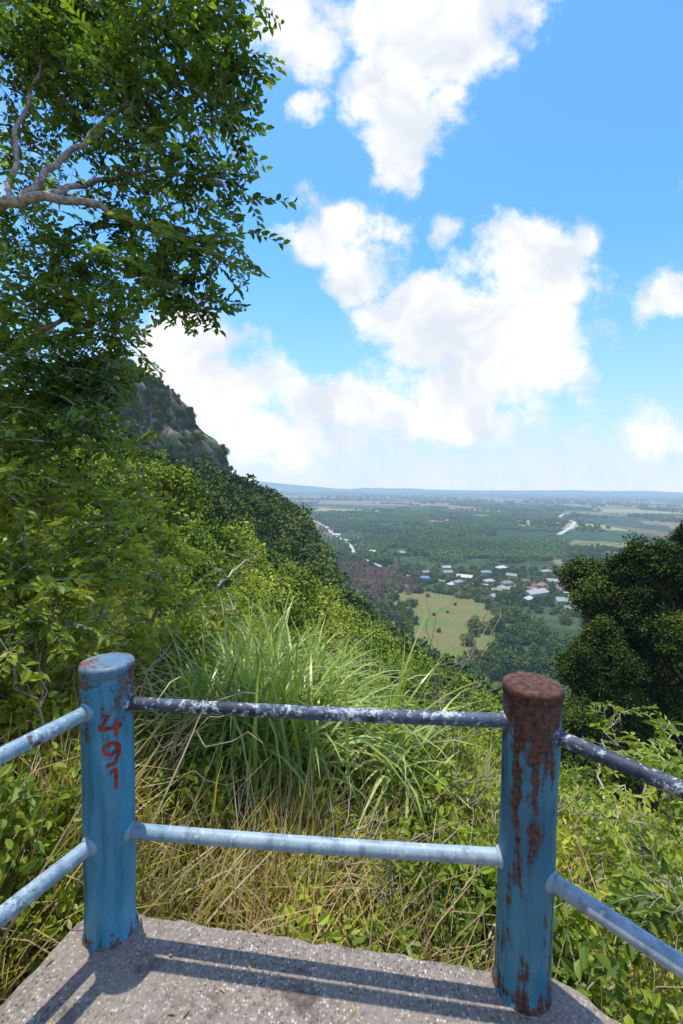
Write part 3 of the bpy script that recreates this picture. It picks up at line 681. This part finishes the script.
# painted number 491 (brush strokes on the curved post)
m_red=simple('red_paint',(.27,.035,.02),.6,nscale=40,amt=.5)
strokes=[
 [(-.2,1.0),(-.9,.05),(.9,.10)],[(.45,.75),(.42,-.65)],
 [(.55,-1.35),(.1,-1.05),(-.5,-1.25),(-.6,-1.7),(-.1,-2.0),(.5,-1.75),(.6,-1.3),(.62,-2.0),(.3,-2.7),(-.35,-2.75)],
 [(-.15,-3.4),(.35,-3.15),(.35,-4.75)]]
def dense(pts,st=.12):
    o=[]
    for a,b in zip(pts[:-1],pts[1:]):
        L=math.dist(a,b);k=max(1,int(L/st))
        for i in range(k): o.append((a[0]+(b[0]-a[0])*i/k,a[1]+(b[1]-a[1])*i/k))
    return np.array(o+[pts[-1]])
V=[];F=[];face=math.atan2(-PLy,-PLx)+.10
for st in strokes:
    P=dense(st);P[1:-1]=(P[:-2]+P[1:-1]*2+P[2:])/4
    T=norm(np.gradient(P,axis=0));Nn=np.stack([-T[:,1],T[:,0]],1);w=.15*(.7+.5*rng.random(len(P)))
    b0=len(V)
    for p,nn,ww in zip(P,Nn,w):
        for s in(-1,0,1):
            q=p+nn*ww*s;sx_=q[0]*.040;z=.785+q[1]*.046
            t=face+sx_/.088;V.append((PLx+.0895*math.cos(t),PLy+.0895*math.sin(t),z))
    for i in range(len(P)-1):
        for s in(0,1): F.append((b0+3*i+s,b0+3*i+s+1,b0+3*i+s+4,b0+3*i+s+3))
link(bpy.data.objects.new('painted_number_491',mesh_np('painted_number_491',V,F,[m_red])),rail_root)
# ------------------------------------------------------------------ world, sun
to_sun=Vector((-.12,.135,.983)).normalized()
w=bpy.data.worlds.new('World');sc.world=w;w.use_nodes=True;w.node_tree.nodes.clear();N=NT(w.node_tree)
sky=N.add('ShaderNodeTexSky',sky_type='NISHITA');sky.sun_disc=False;sky.sun_elevation=math.asin(to_sun.z);sky.sun_rotation=math.atan2(to_sun.x,to_sun.y)
sky.altitude=100;sky.air_density=1.0;sky.dust_density=.6;sky.ozone_density=2.0
tc=N.add('ShaderNodeTexCoord');G=tc.outputs['Generated'];sp=N.add('ShaderNodeSeparateXYZ');N.l.new(G,sp.inputs[0])
yy=N.math('MAXIMUM',sp.outputs[1],.06);A=N.math('DIVIDE',sp.outputs[0],yy);E=N.math('DIVIDE',sp.outputs[2],yy)
cb=N.add('ShaderNodeCombineXYZ');N.l.new(A,cb.inputs[0]);N.l.new(E,cb.inputs[1]);P0=cb.outputs[0]
wv=N.noise(P0,3.2,2,.6,out=1);wv=N.vm('SUBTRACT',wv,(.5,.5,.5))
sc1=N.add('ShaderNodeVectorMath',operation='SCALE');N.l.new(wv,sc1.inputs[0]);sc1.inputs[3].default_value=.26
PW=N.vm('ADD',P0,sc1.outputs[0])
clouds=[(485,5,55,36,1.4),(415,45,70,48,1.5),(388,105,52,52,1.5),(385,165,28,38,1.2),(288,35,50,52,1.0),(300,140,16,18,.7),
(325,240,62,24,1.1),(358,280,36,34,1.2),(440,325,82,50,1.6),(520,270,70,44,1.6),(500,350,78,58,1.5),(578,236,24,20,1.1),(395,335,36,28,1.1),(430,228,14,10,.6),
(185,355,62,30,1.2),(215,400,75,32,1.1),(325,400,90,28,1.1),(430,405,100,32,1.1),(270,435,110,22,.8),(665,298,42,20,1.1),(640,425,60,22,.5),(800,150,90,60,1.1),(-150,200,140,90,1.1)]
acc=None
for (u,v,ru,rv,wt) in clouds:
    d=N.vm('SUBTRACT',PW,((u-341)/455.,(487-v)/455.,0));d=N.vm('MULTIPLY',d,(455./(ru*1.28),455./(rv*1.28),0))
    f=N.math('SUBTRACT',1.0,N.vm('LENGTH',d));f=N.math('MULTIPLY',f,wt)
    acc=f if acc is None else N.math('MAXIMUM',acc,f)
acc=N.math('MAXIMUM',acc,-.6)
fr=N.noise(P0,8,7,.66)
dn=N.math('ADD',acc,N.math('MULTIPLY',N.math('SUBTRACT',fr,.5),2.3))
al=N.mr(dn,-.05,.62)
front=N.mr(sp.outputs[1],.05,.12)
al=N.math('ADD',N.math('MULTIPLY',al,front),N.math('MULTIPLY',.4,N.math('SUBTRACT',1.0,front)))
al=N.math('MULTIPLY',al,N.mr(sp.outputs[2],.0,.06,.0,1))
shade=N.mr(N.noise(PW,5,3,.6),.35,.62)
cc=N.mix(shade,(7.8,8.5,9.4),(11.0,11.0,11.0))
grade=N.mix(1.0,sky.outputs[0],(1.25,2.25,3.45),'MULTIPLY')
hz=N.mr(sp.outputs[2],-.02,.46,.88,0,'SMOOTHSTEP')
base=N.mix(hz,grade,(5.8,7.8,9.9))
low=N.mr(sp.outputs[2],.0,.22,.9,0);lown=N.math('MULTIPLY',low,N.mr(fr,.3,.65,.55,1))
base=N.mix(lown,base,(8.6,9.3,10.2))
col=N.mix(al,base,cc)
bg=N.add('ShaderNodeBackground');N.l.new(col,bg.inputs[0]);bg.inputs[1].default_value=.1
ow=N.add('ShaderNodeOutputWorld');N.l.new(bg.outputs[0],ow.inputs[0])
sd=bpy.data.lights.new('sun','SUN');sd.energy=5;sd.angle=math.radians(.5);sd.color=(1,.95,.86)
so=link(bpy.data.objects.new('sun',sd));so.rotation_euler=to_sun.to_track_quat('Z','Y').to_euler();so.location=(-20,10,40)
for m in bpy.data.materials:
    try: m.cycles.emission_sampling='NONE'   # haze is not a lamp
    except Exception: pass
# ------------------------------------------------------------------ camera
cd=bpy.data.cameras.new('camera');cd.sensor_fit='VERTICAL';cd.sensor_height=36;cd.lens=16;cd.clip_start=.05;cd.clip_end=60000
co=link(bpy.data.objects.new('camera',cd))
co.matrix_world=Matrix.Translation((0,0,EYE))@Matrix.Rotation(math.radians(90-3.1),4,'X')@Matrix.Rotation(math.radians(.8),4,'Z')
sc.camera=co
